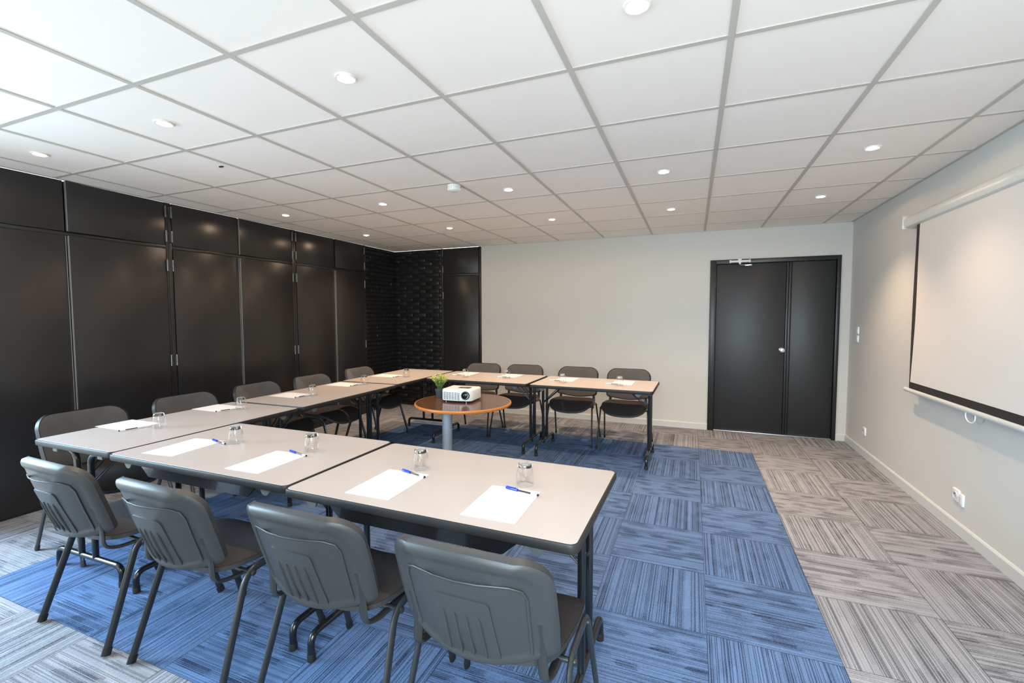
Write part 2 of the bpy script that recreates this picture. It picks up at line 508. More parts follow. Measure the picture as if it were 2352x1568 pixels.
bm = bmesh.new(); fw = 0.05; y0, y1, z0, z1 = SW; ym = (y0 + y1) / 2
for lo, hi in (((y0, z0), (y0 + fw, z1)), ((y1 - fw, z0), (y1, z1)), ((y0 + fw, z0), (y1 - fw, z0 + fw)),
               ((y0 + fw, z1 - fw), (y1 - fw, z1)), ((ym - fw / 2, z0 + fw), (ym + fw / 2, z1 - fw))):
    box(bm, (XL - 0.10, lo[0], lo[1]), (XL - 0.05, hi[0], hi[1]), 0.003)
wf = struct('window_3', bm, 'white')
bm = bmesh.new(); box(bm, (XL - 0.078, y0 + fw, z0 + fw), (XL - 0.072, y1 - fw, z1 - fw)); obj('pane', bm, 'pane', wf, False)

# skirting
def skirt(bm, a, b_, n):
    a, b_, n = Vector(a), Vector(b_), Vector(n)
    prof = [(0, 0), (0.012, 0), (0.012, 0.068), (0.006, 0.078), (0, 0.080)]
    r1 = [bm.verts.new(a + n * d + V(0, 0, z)) for d, z in prof]; r2 = [bm.verts.new(b_ + n * d + V(0, 0, z)) for d, z in prof]
    for k in range(len(prof)):
        bm.faces.new((r1[k], r1[(k + 1) % 5], r2[(k + 1) % 5], r2[k]))
    bm.faces.new(r1); bm.faces.new(r2)
bm = bmesh.new(); skirt(bm, (0.04, YB, 0), (DX0, YB, 0), (0, -1, 0)); skirt(bm, (DX1, YB, 0), (XR, YB, 0), (0, -1, 0)); struct('baseboard_back', bm, 'trim')
bm = bmesh.new(); skirt(bm, (XR, YF, 0), (XR, YB - 0.012, 0), (-1, 0, 0)); struct('baseboard_right', bm, 'trim')

# ------------------------------------------------------------------ painted brick corner
def brick_wall(name, length, mapf):
    bm = bmesh.new(); bl, bh, j = 0.224, 0.048, 0.012
    course = 0; z = 0.004
    while z + bh < H - 0.002:
        x = -(bl + j) / 2 if course % 2 else 0.0
        while x < length:
            a, b_ = max(0.0, x), min(length, x + bl)
            if b_ - a > 0.02:
                pr = 0.026 + random.uniform(-0.004, 0.003)
                vs = box(bm, (a, 0.0, z), (b_, pr, z + bh), 0.006, 0, seg=2)
                tilt = random.uniform(-0.02, 0.02)
                for v in vs:
                    v.co.y += (v.co.x - (a + b_) / 2) * tilt + random.uniform(-0.0008, 0.0008)
            x += bl + j
        z += bh + j; course += 1
    vs = box(bm, (0, -0.005, 0), (length, 0.010, H - 0.001), 0, 1)
    for v in bm.verts: v.co = mapf(v.co)
    return struct(name, bm, ['brick', 'mortar'], None, True)
brick_wall('wall_back_brick', 0.855, lambda p: V(XL - 0.040 + p.x, YB + 0.025 - p.y, p.z))
brick_wall('wall_left_brick', 0.70, lambda p: V(XL - 0.035 + p.y, YB - p.x, p.z))

# ------------------------------------------------------------------ built-in cupboards
HZ = 0.035
def hinge(parent, mapf, x, z):
    bm = bmesh.new()
    for dz in (-0.034, 0.0, 0.034):
        lathe(bm, [(0, -0.016), (0.0078, -0.016), (0.0078, 0.016), (0, 0.016)], 10, (x, 0.008, z + dz))
    box(bm, (x - 0.014, 0, z - 0.048), (x + 0.014, 0.0025, z + 0.048))
    for v in bm.verts: v.co = mapf(v.co)
    return obj('hinge', bm, 'hinge', parent)

def door_leaf(unit, mapf, x0, x1, z0, z1, hinge_at, ajar=0.004, zs=(), edge=True, mt='black'):
    """a board between x0..x1; hinged on side hinge_at, its free edge stands proud by ajar"""
    hx, fx = (x0, x1) if hinge_at == 'lo' else (x1, x0)
    def lean(p):
        t = (p.x - hx) / (fx - hx)
        return mapf(V(p.x, p.y + ajar * t, p.z))
    bm = bmesh.new()
    box(bm, (x0, -0.014, z0), (x1, 0.004, z1), 0.0015)
    for v in bm.verts: v.co = lean(v.co)
    d = obj('door', bm, mt, unit)
    if edge:  # added strip, coloured as the door edge catching window light
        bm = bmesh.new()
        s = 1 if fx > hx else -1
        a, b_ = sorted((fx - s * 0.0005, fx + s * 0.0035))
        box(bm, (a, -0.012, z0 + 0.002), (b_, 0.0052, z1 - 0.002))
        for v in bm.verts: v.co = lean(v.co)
        e = obj('painted_lit_edge', bm, 'edge', d, False); e['label'] = 'pale strip painted as window light along the free door edge'
    for z in zs: hinge(d, mapf, hx + (-0.006 if hinge_at == 'lo' else 0.006), z)
    return d

mapL = lambda p: V(XL + p.y, p.x, p.z)
ZR = 2.005
def cupboard(label, y0, y1, leaves, stiles, name='built_in_cupboard'):
    t = thing(name, label, 'cupboard', (XL, (y0 + y1) / 2, 0), 0, 'black built-in cupboards along the left wall')
    inv = Matrix.Translation(V(-XL, -(y0 + y1) / 2, 0))
    mp = lambda p: inv @ mapL(p)
    bm = bmesh.new()
    box(bm, (y0, -0.0445, 0.0), (y1, -0.030, H - 0.003))
    for a, b_ in stiles: box(bm, (a, -0.030, 0.0), (b_, 0.0, H - 0.003), 0.0015)
    box(bm, (y0 + 0.001, -0.0299, ZR - 0.012), (y1 - 0.001, -0.002, ZR + 0.014), 0.001)
    box(bm, (y0 + 0.001, -0.0299, 0.0), (y1 - 0.001, -0.004, 0.018))
    for v in bm.verts: v.co = mp(v.co)
    obj('carcass', bm, 'black', t)
    for (a, b_, hs, aj, ajt) in leaves:
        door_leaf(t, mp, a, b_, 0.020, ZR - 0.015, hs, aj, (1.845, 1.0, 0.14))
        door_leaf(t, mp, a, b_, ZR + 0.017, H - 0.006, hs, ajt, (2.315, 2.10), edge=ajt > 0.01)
    return t
cupboard('nearest black built-in cupboard, cut by the left edge of the picture', -0.05, 1.352,
         [(0.0, 0.640, 'lo', 0.008, 0.004), (0.652, 1.333, 'hi', 0.026, 0.020)], [(-0.05, -0.006), (1.338, 1.352)])
cupboard('middle black built-in cupboard with warm lamp reflection on upper doors', 1.354, 2.722,
         [(1.392, 2.018, 'lo', 0.004, 0.003), (2.030, 2.690, 'hi', 0.018, 0.012)], [(1.354, 1.386), (2.696, 2.722)])
cupboard('farthest black built-in cupboard of the left wall, ending at the bricks', 2.724, 3.968,
         [(2.752, 3.355, 'lo', 0.003, 0.003), (3.367, 3.930, 'hi', 0.014, 0.010)], [(2.724, 2.746), (3.936, 3.968)])

# cupboard on the back wall, right of the brick
t = thing('built_in_cupboard', 'narrow black cupboard between the bricks and the pale back wall', 'cupboard', (-0.298, YB, 0))
mp = lambda p: V(p.x, -p.y, p.z)
bm = bmesh.new()
box(bm, (-0.334, -0.028, 0), (0.334, -0.016, H - 0.003))
box(bm, (-0.334, -0.016, 0), (-0.300, 0.006, H - 0.003), 0.0015); box(bm, (0.296, -0.016, 0), (0.334, 0.010, H - 0.003), 0.002)
box(bm, (-0.299, -0.015, 1.985), (0.295, 0.004, 2.012), 0.001); box(bm, (-0.299, -0.0155, 0), (0.295, 0.003, 0.016))
for v in bm.verts: v.co = mp(v.co)
obj('carcass', bm, 'black', t)
door_leaf(t, mp, -0.294, 0.288, 0.020, 1.980, 'lo', 0.002, (1.7, 0.3), edge=False)
door_leaf(t, mp, -0.294, 0.288, 2.016, H - 0.006, 'lo', 0.002, (2.33, 2.09), edge=False)

# ------------------------------------------------------------------ double door
bm = bmesh.new()
box(bm, (DX0, YB - 0.018, 0), (DX0 + 0.066, YB + 0.09, DZ), 0.003)
box(bm, (DX1 - 0.036, YB - 0.018, 0), (DX1, YB + 0.09, DZ), 0.003)
box(bm, (DX0 + 0.066, YB - 0.018, DZ - 0.048), (DX1 - 0.036, YB + 0.09, DZ), 0.003)
dr = struct('door_1', bm, 'frameblk', None, True)
bm = bmesh.new(); box(bm, (DX0 + 0.070, YB + 0.012, 0.016), (3.866, YB + 0.05, DZ - 0.052), 0.003)
leaf = obj('door_leaf', bm, 'doorblk', dr)
leaf['label'] = 'wide left leaf with a round knob'
bm = bmesh.new(); box(bm, (3.922, YB + 0.012, 0.016), (DX1 - 0.040, YB + 0.05, DZ - 0.052), 0.003)
lf2 = obj('door_leaf', bm, 'doorblk', dr); lf2['label'] = 'narrow right leaf without a knob'
bm = bmesh.new()
box(bm, (3.869, YB + 0.002, 0.016), (3.892, YB + 0.048, DZ - 0.052), 0.003); box(bm, (3.895, YB + 0.006, 0.016), (3.919, YB + 0.048, DZ - 0.052), 0.003)
obj('meeting_stile', bm, 'frameblk', dr)
rx = Matrix.Rotation(PI / 2, 3, 'X')      # +z of the profile -> -y
bm = bmesh.new(); lathe(bm, [(0, 0), (0.030, 0), (0.031, 0.004), (0.026, 0.008), (0.013, 0.010), (0.012, 0.026), (0.024, 0.034), (0.028, 0.046), (0.024, 0.058), (0, 0.062)], 24, (3.842, YB + 0.0115, 0.993), axis=rx)
obj('door_knob', bm, 'chrome', leaf)
bm = bmesh.new(); box(bm, (DX0 + 0.068, YB - 0.012, 0.0), (DX1 - 0.038, YB + 0.088, 0.014), 0.004); th = obj('threshold_strip', bm, 'brushed', dr)
th['label'] = 'pale metal threshold strip'
# closer on the head of the frame
t = thing('door_closer', 'white and chrome door closer at the top left of the dark double door', 'door closer', (3.385, YB - 0.018, 2.02))
bm = bmesh.new(); lathe(bm, [(0, -0.11), (0.017, -0.11), (0.019, -0.105), (0.019, -0.095), (0.013, -0.09), (0.013, 0.09), (0.019, 0.095), (0.019, 0.105), (0.017, 0.11), (0, 0.11)], 16, (0, -0.022, 0.0), axis=Matrix.Rotation(PI / 2, 3, 'Y'))
box(bm, (-0.02, -0.006, -0.012), (0.02, 0.0, 0.03), 0.003); box(bm, (-0.012, -0.03, -0.03), (0.012, 0.0, 0.03), 0.003)
obj('cylinder_body', bm, 'white', t)
bm = bmesh.new(); sweep(bm, [(0.0, -0.022, -0.02), (0.0, -0.026, -0.042), (0.10, -0.030, -0.046)], 0.006, 0.004, 8); box(bm, (0.05, -0.036, -0.056), (0.125, -0.020, -0.038), 0.002)
obj('arm', bm, 'chrome', t)

# ------------------------------------------------------------------ switches and sockets on the right wall
def wall_plate(name, label, cat, y, z, wd, ht, rocker, group=None):
    t = thing(name, label, cat, (XR, y, z), 0, group)
    f = lambda x, yy, zz: V(-zz, x, yy)
    bm = bmesh.new(); slab(bm, rrect(wd, ht, 0.008, 4), [(0, 0), (0, 0.006), (0.0015, 0.0085), (0.004, 0.0095)], f=f); obj('plate', bm, 'white', t)
    if rocker == 'switch':
        bm = bmesh.new(); slab(bm, rrect(wd * 0.62, ht * 0.62, 0.004, 3), [(0, 0.0096), (0, 0.0125), (0.002, 0.0142)], f=f); obj('rocker', bm, 'trim', t)
    else:
        bm = bmesh.new(); lathe(bm, [(0.0, 0.0097), (0.0235, 0.0097), (0.0235, 0.013), (0.0205, 0.013), (0.019, 0.0105), (0, 0.0105)], 24, axis=Matrix(((0, 0, -1), (0, 1, 0), (1, 0, 0))))
        obj('socket_ring', bm, 'trim', t)
        bm = bmesh.new()
        for dy in (-0.0095, 0.0095): lathe(bm, [(0, 0.0106), (0.0028, 0.0106), (0.0028, 0.0109), (0, 0.0109)], 10, (0, dy, -0.002), axis=Matrix(((0, 0, -1), (0, 1, 0), (1, 0, 0))))
        lathe(bm, [(0, 0.0106), (0.003, 0.0106), (0.003, 0.0165), (0, 0.018)], 10, (0, 0, 0.009), axis=Matrix(((0, 0, -1), (0, 1, 0), (1, 0, 0))))
        obj('socket_holes', bm, 'ink', t)
    return t
wall_plate('light_switch', 'upper of two white light switches beside the door corner', 'light switch', 4.40, 1.232, 0.075, 0.075, 'switch', 'light switches by the door')
wall_plate('light_switch', 'lower of two white light switches beside the door corner', 'light switch', 4.40, 1.146, 0.075, 0.075, 'switch', 'light switches by the door')
wall_plate('power_socket', 'white wall socket low on the right wall nearest the door corner', 'socket', 4.085, 0.250, 0.072, 0.080, 'socket')
wall_plate('power_socket', 'double white wall socket low on the right wall beneath the screen', 'socket', 2.41, 0.240, 0.080, 0.080, 'socket')
wall_plate('blank_plate', 'small white blank plate attached right of the socket beneath the screen', 'socket', 2.345, 0.228, 0.046, 0.078, 'switch')

# ------------------------------------------------------------------ projection screen
SX = 4.425
t = thing('projection_screen', 'wide pull-down projection screen with black border on the right wall', 'projection screen', (XR, 2.0, 0.8))
L = lambda x, y, z: V(x - XR, y - 2.0, z - 0.8)
Y0, Y1 = 0.62, 3.17
bm = bmesh.new()
prof = [(0.0, -0.045), (0.048, -0.050), (0.072, -0.040), (0.080, -0.015), (0.076, 0.018), (0.060, 0.038), (0.030, 0.046), (0.0, 0.046)]
r1 = [bm.verts.new(L(XR - 0.001 - a, Y0, 2.108 + z)) for a, z in prof]; r2 = [bm.verts.new(L(XR - 0.001 - a, Y1, 2.108 + z)) for a, z in prof]
for k in range(len(prof)): bm.faces.new((r1[k], r1[(k + 1) % 8], r2[(k + 1) % 8], r2[k]))
bm.faces.new(r1); bm.faces.new(r2)
obj('housing', bm, 'housing', t)
for yy in (Y0 - 0.012, Y1):
    bm = bmesh.new(); box(bm, (-0.086, yy - 2.0, 1.256), (-0.001, yy - 2.0 + 0.012, 1.358), 0.004)
    obj('end_cap', bm, 'housing', t)
def screen_edge(z):
    k = (z - 0.84) / (2.065 - 0.84)
    return 3.005 + 0.030 * math.sin(PI * min(1, max(0, k))) * 0.9 + 0.012 * (1 - k)
def sheet(bm, ya, yb, z0, z1, x, th, ny=10, nz=24, wav=0.0):
    g = [[None] * (ny + 1) for _ in range(nz + 1)]
    gb = [[None] * (ny + 1) for _ in range(nz + 1)]
    for a in range(nz + 1):
        z = z0 + (z1 - z0) * a / nz
        y_a = ya(z) if callable(ya) else ya; y_b = yb(z) if callable(yb) else yb
        for b_ in range(ny + 1):
            y = y_a + (y_b - y_a) * b_ / ny
            d = wav * math.exp(-abs(3.0 - y) / 0.07) * math.sin(PI * a / nz)
            g[a][b_] = bm.verts.new(L(x + d, y, z)); gb[a][b_] = bm.verts.new(L(x + d + th, y, z))
    for a in range(nz):
        for b_ in range(ny):
            bm.faces.new((g[a][b_], g[a][b_ + 1], g[a + 1][b_ + 1], g[a + 1][b_]))
            bm.faces.new((gb[a][b_], gb[a + 1][b_], gb[a + 1][b_ + 1], gb[a][b_ + 1]))
    for a in range(nz):
        bm.faces.new((g[a][0], g[a + 1][0], gb[a + 1][0], gb[a][0])); bm.faces.new((g[a][ny], gb[a][ny], gb[a + 1][ny], g[a + 1][ny]))
    for b_ in range(ny):
        bm.faces.new((g[0][b_], gb[0][b_], gb[0][b_ + 1], g[0][b_ + 1])); bm.faces.new((g[nz][b_], g[nz][b_ + 1], gb[nz][b_ + 1], gb[nz][b_]))
inner = lambda z: screen_edge(z) - 0.046 * (0.35 + 0.65 * min(1, (z - 0.84) / 0.5))
bm = bmesh.new(); sheet(bm, 0.80, inner, 0.885, 2.062, SX, 0.0012, 40, 24, 0.012); obj('screen_fabric', bm, 'screen', t)
bm = bmesh.new(); sheet(bm, inner, screen_edge, 0.835, 2.062, SX - 0.0004, 0.002, 4, 24, 0.012)
sheet(bm, 0.80, inner, 0.835, 0.885, SX - 0.0004, 0.002, 20, 2, 0.0); obj('black_border', bm, 'scrback', t)
bm = bmesh.new(); sweep(bm, [L(SX, 0.68, 0.820), L(SX, 3.085, 0.820)], 0.0125, 0.016, 14); obj('bottom_bar', bm, 'housing', t)
bm = bmesh.new(); hy = 2.19; sweep(bm, fillet([L(SX, hy - 0.05, 0.808), L(SX, hy - 0.05, 0.775), L(SX, hy - 0.02, 0.752), L(SX, hy + 0.02, 0.752), L(SX, hy + 0.05, 0.775), L(SX, hy + 0.05, 0.808)], 0.01, 3), 0.0035, 0.0035, 8); obj('pull_handle', bm, 'white', t)

# ------------------------------------------------------------------ ceiling fixtures
def make_downlight():
    t = thing('downlight', 'x', 'ceiling light')
    bm = bmesh.new(); lathe(bm, [(0.030, -0.001), (0.034, -0.004), (0.042, -0.004), (0.045, 0.0035), (0.030, 0.0035)], 28, cap=False)
    obj('trim_ring', bm, 'white', t)
    bm = bmesh.new(); lathe(bm, [(0, -0.008), (0.014, -0.007), (0.024, -0.0045), (0.030, -0.0008), (0.030, 0.003), (0, 0.003)], 24)
    obj('lamp_lens', bm, 'bulb', t)
    return t
lx, ly = [-0.9, 0.3, 1.5, 2.7, 3.9], [0.3, 2.1, 3.3]
xn = ['leftmost', 'second from left', 'third from left', 'fourth from left', 'rightmost']
yn = ['nearest', 'middle', 'farthest']
proto = None
for j, y in enumerate(ly):
    for i, x in enumerate(lx):
        if proto is None: o = proto = make_downlight()
        else: o = copy_tree(proto)
        dx = -0.03 if i == 4 else (-0.03 if (i in (1, 3)) and j else 0)
        o.location = (x + dx * 0.7, y + (0.03 if j else 0), H)
        o['label'] = 'round recessed ceiling light, %s lamp of the %s row across the ceiling' % (xn[i], yn[j])
        o['group'] = 'recessed ceiling lights'
        # sideways spill of the same lamp, low under the ceiling
        sl = bpy.data.lights.new('downlight_spill', 'SPOT'); sl.energy = 2.4; sl.spot_size = math.radians(172); sl.spot_blend = 0.15; sl.color = LAMP_COL; sl.shadow_soft_size = 0.02
        so = bpy.data.objects.new('downlight_spill', sl); COL.objects.link(so); so.parent = o; so.location = (0, 0, -0.014)
        l = bpy.data.lights.new('downlight_beam', 'SPOT'); l.energy = LAMP_W[j]; l.color = LAMP_COL
        l.spot_size = math.radians(108); l.spot_blend = 0.8; l.shadow_soft_size = 0.03
        lo = bpy.data.objects.new('downlight_beam', l); COL.objects.link(lo); lo.parent = o; lo.location = (0, 0, -0.012)
t = thing('smoke_detector', 'round white smoke detector under the ceiling grid crossing', 'smoke detector', (1.155, 1.86, H))
bm = bmesh.new(); lathe(bm, [(0, 0), (0.050, 0), (0.052, -0.006), (0.050, -0.012), (0, -0.012)][::-1], 32); obj('base_ring', bm, 'white', t)
bm = bmesh.new(); lathe(bm, [(0, -0.0122), (0.047, -0.0122), (0.048, -0.026), (0.044, -0.040), (0.032, -0.047), (0.014, -0.049), (0, -0.049)][::-1], 32)
for k in range(16):
    a = 2 * PI * k / 16; box(bm, (0.044, -0.003, -0.036), (0.0505, 0.003, -0.016), 0.001, mtx=Matrix.Rotation(a, 4, 'Z'))
obj('sensor_head', bm, 'white', t)
bm = bmesh.new(); slab(bm, rrect(0.035, 0.016, 0.006, 4), [(0, 0.0035), (0, -0.002), (0.002, -0.003)])
tag(obj('ceiling_hook_plate', bm, 'grille', None, True, (-0.085, 0.885, H)), 'tiny dark slot plate on a ceiling tile near the left cupboards', 'ceiling plate')

# ------------------------------------------------------------------ tables
TH = 0.722
def make_table(Lx=1.165, Wy=0.69):
    t = thing('folding_table', 'x', 'table')
    ol = rrect(Lx, Wy, 0.030, 6)
    bm = bmesh.new(); slab(bm, inset_poly(ol, 0.006), [(0, TH - 0.026), (0, TH - 0.001), (0.001, TH)]); top = obj('tabletop', bm, 'laminate', t)
    bm = bmesh.new()
    rings = []
    for d, z in [(0.0065, TH - 0.030), (0.001, TH - 0.030), (-0.002, TH - 0.024), (-0.002, TH - 0.007), (0.001, TH - 0.001), (0.0065, TH - 0.0006)]:
        rings.append([bm.verts.new((x, y, z)) for x, y in (inset_poly(ol, d) if abs(d) > 1e-9 else ol)])
    n = len(ol)
    for a, b_ in zip(rings, rings[1:] + rings[:1]):
        for i in range(n): bm.faces.new((a[i], a[(i + 1) % n], b_[(i + 1) % n], b_[i]))
    eb = obj('edge_band', bm, 'band', top); eb['label'] = 'dark rounded edge band'
    # stiffening rail under the edge on the sitters' side
    for s in (-1,):
        bm = bmesh.new(); y0 = s * (Wy / 2 - 0.045)
        pts = [(-0.40, TH - 0.0305), (0.40, TH - 0.0305), (0.33, TH - 0.092), (-0.33, TH - 0.092)]
        a = [bm.verts.new((x, y0 - 0.014, z)) for x, z in pts]; b_ = [bm.verts.new((x, y0 + 0.014, z)) for x, z in pts]
        for k in range(4): bm.faces.new((a[k], a[(k + 1) % 4], b_[(k + 1) % 4], b_[k]))
        bm.faces.new(a[::-1]); bm.faces.new(b_)
        bmesh.ops.bevel(bm, geom=list(bm.edges), offset=0.003, segments=2, affect='EDGES')
        obj('under_rail', bm, 'steel', t)
    for sx in (-1, 1):
        fx = sx * (Lx / 2 - 0.055)
        # foot: rail with both ends turned down to the floor
        bm = bmesh.new(); w2 = Wy / 2 - 0.065
        sweep(bm, fillet([(fx, -w2, 0.012), (fx, -w2, 0.105), (fx, w2, 0.105), (fx, w2, 0.012)], 0.075, 7), 0.0145, 0.0145, 12, up=(1, 0, 0))
        ft = obj('foot_rail', bm, 'steel', t)
        for s in (-1, 1):
            bm = bmesh.new(); lathe(bm, [(0, 0), (0.0165, 0), (0.0168, 0.022), (0.0152, 0.030), (0, 0.030)], 14, (fx, s * w2, 0))
            obj('floor_cap', bm, 'rubber', ft)
        for s in (-1, 1):
            bm = bmesh.new()
            sweep(bm, fillet([(fx, s * 0.062, 0.100), (fx, s * 0.062, TH - 0.050), (fx, s * 0.19, TH - 0.044)], 0.06, 6), 0.0145, 0.0145, 12, up=(1, 0, 0))
            obj('leg', bm, 'steel', t)
            bm = bmesh.new(); y0 = s * 0.20
            box(bm, (fx - 0.03, y0 - 0.022, TH - 0.060), (fx + 0.03, y0 + 0.022, TH - 0.0305), 0.004); obj('leg_bracket', bm, 'bracket', t)
            bm = bmesh.new(); ym = s * 0.062
            sweep(bm, [(fx, ym, 0.50), (fx - sx * 0.19, ym + s * 0.02, TH - 0.034)], 0.0045, 0.0045, 8)
            sweep(bm, [(fx - sx * 0.004, ym - s * 0.03, 0.50), (fx - sx * 0.215, ym - s * 0.01, TH - 0.034)], 0.0045, 0.0045, 8)
            sweep(bm, [(fx, ym - s * 0.038, 0.50), (fx, ym + s * 0.006, 0.50)], 0.005, 0.005, 8)
            obj('folding_brace', bm, 'tube', t)
            # half-round stacking bumper near each corner
            bm = bmesh.new(); yb = s * (Wy / 2 - 0.020); xb = sx * (Lx / 2 - 0.13)
            pts = [(xb + 0.026 * math.cos(a), TH - 0.0305 + 0.030 * math.sin(a)) for a in [PI + PI * k / 12 for k in range(13)]]
            a = [bm.verts.new((x, yb - 0.004, z)) for x, z in pts]; b_ = [bm.verts.new((x, yb + 0.004, z)) for x, z in pts]
            for k in range(13): bm.faces.new((a[k], a[(k + 1) % 13], b_[(k + 1) % 13], b_[k]))
            bm.faces.new(a[::-1]); bm.faces.new(b_); obj('stacking_bumper', bm, 'bracket', t)
    return t
tb = make_table()
TABLES = [((0.835, 0.350), 0.0, 'folding table at the near left, left one of the two nearest the camera'),
          ((2.012, 0.325), -0.012, 'nearest folding table, in front of the rightmost near chair'),
          ((-0.106, 0.600), -PI / 2 + 0.012, 'folding table by the black cupboards at the near end of the side row'),
          ((-0.118, 1.790), -PI / 2 + 0.012, 'middle folding table of the side row along the black cupboards'),
          ((-0.150, 2.985), -PI / 2 + 0.008, 'folding table at the far end of the side row, near the bricks'),
          ((0.800, 3.222), PI - 0.010, 'folding table of the far row, left one behind the projector'),
          ((1.998, 3.190), PI - 0.014, 'folding table of the far row, right one before the pale wall')]
for k, ((x, y), rz, lab) in enumerate(TABLES):
    o = tb if k == 0 else copy_tree(tb)
    o.location = (x, y, 0); o.rotation_euler = (0, 0, rz)
    o['label'] = lab; o['group'] = 'grey folding tables set out in a U'

# ------------------------------------------------------------------ chairs
def chair_back_map(u, v, d):
    """u across, v up from the lower edge (0..0.33), d forward"""
    ln = math.radians(18.5)
    y = -0.232 - v * math.sin(ln) + 1.45 * u * u + 0.10 * (v - 0.15) ** 2 * 2
    z = 0.452 + v * math.cos(ln)
    nx = -2.9 * u; k = 1 / math.sqrt(1 + nx * nx)
    return V(u + nx * k * d * 0.8, y + k * d * math.cos(ln), z + d * math.sin(ln))

def back_outline(w=0.235, h=0.358, n=7, ins=0.0):
    w -= ins
    pts = []
    def arc(cx, cy, r, a0, a1):
        for k in range(n + 1):
            a = math.radians(a0 + (a1 - a0) * k / n); pts.append((cx + r * math.cos(a), cy + r * math.sin(a)))
    r = 0.085 - ins * 0.6
    arc(w - r, h - ins - r, r, 0, 90); arc(-(w - r), h - ins - r, r, 90, 180)
    rb = 0.036
    lo = 0.036 + ins
    pts.append((-w * 1.0, 0.15))
    arc(-(w - rb) + 0.004, lo + rb, rb, 188, 245)
    for k in range(1, 12):
        f = k / 12; x = -(w - rb * 1.3) + 2 * (w - rb * 1.3) * f
        pts.append((x, lo + 0.002 - (0.036) * math.sin(PI * f) ** 0.8))
    arc((w - rb) - 0.004, lo + rb, rb, 295, 352)
    pts.append((w * 1.0, 0.15))
    return pts

def seat_map(u, v, d):
    """u across, v front-back, d up"""
    front = max(0.0, (v - 0.06) / 0.15)
    rear = max(0.0, (-v - 0.12) / 0.08)
    z = 0.436 + 0.30 * u * u - 0.050 * front ** 2 + 0.010 * rear ** 2 - 0.10 * v * 0.12
    return V(u, v, z + d)

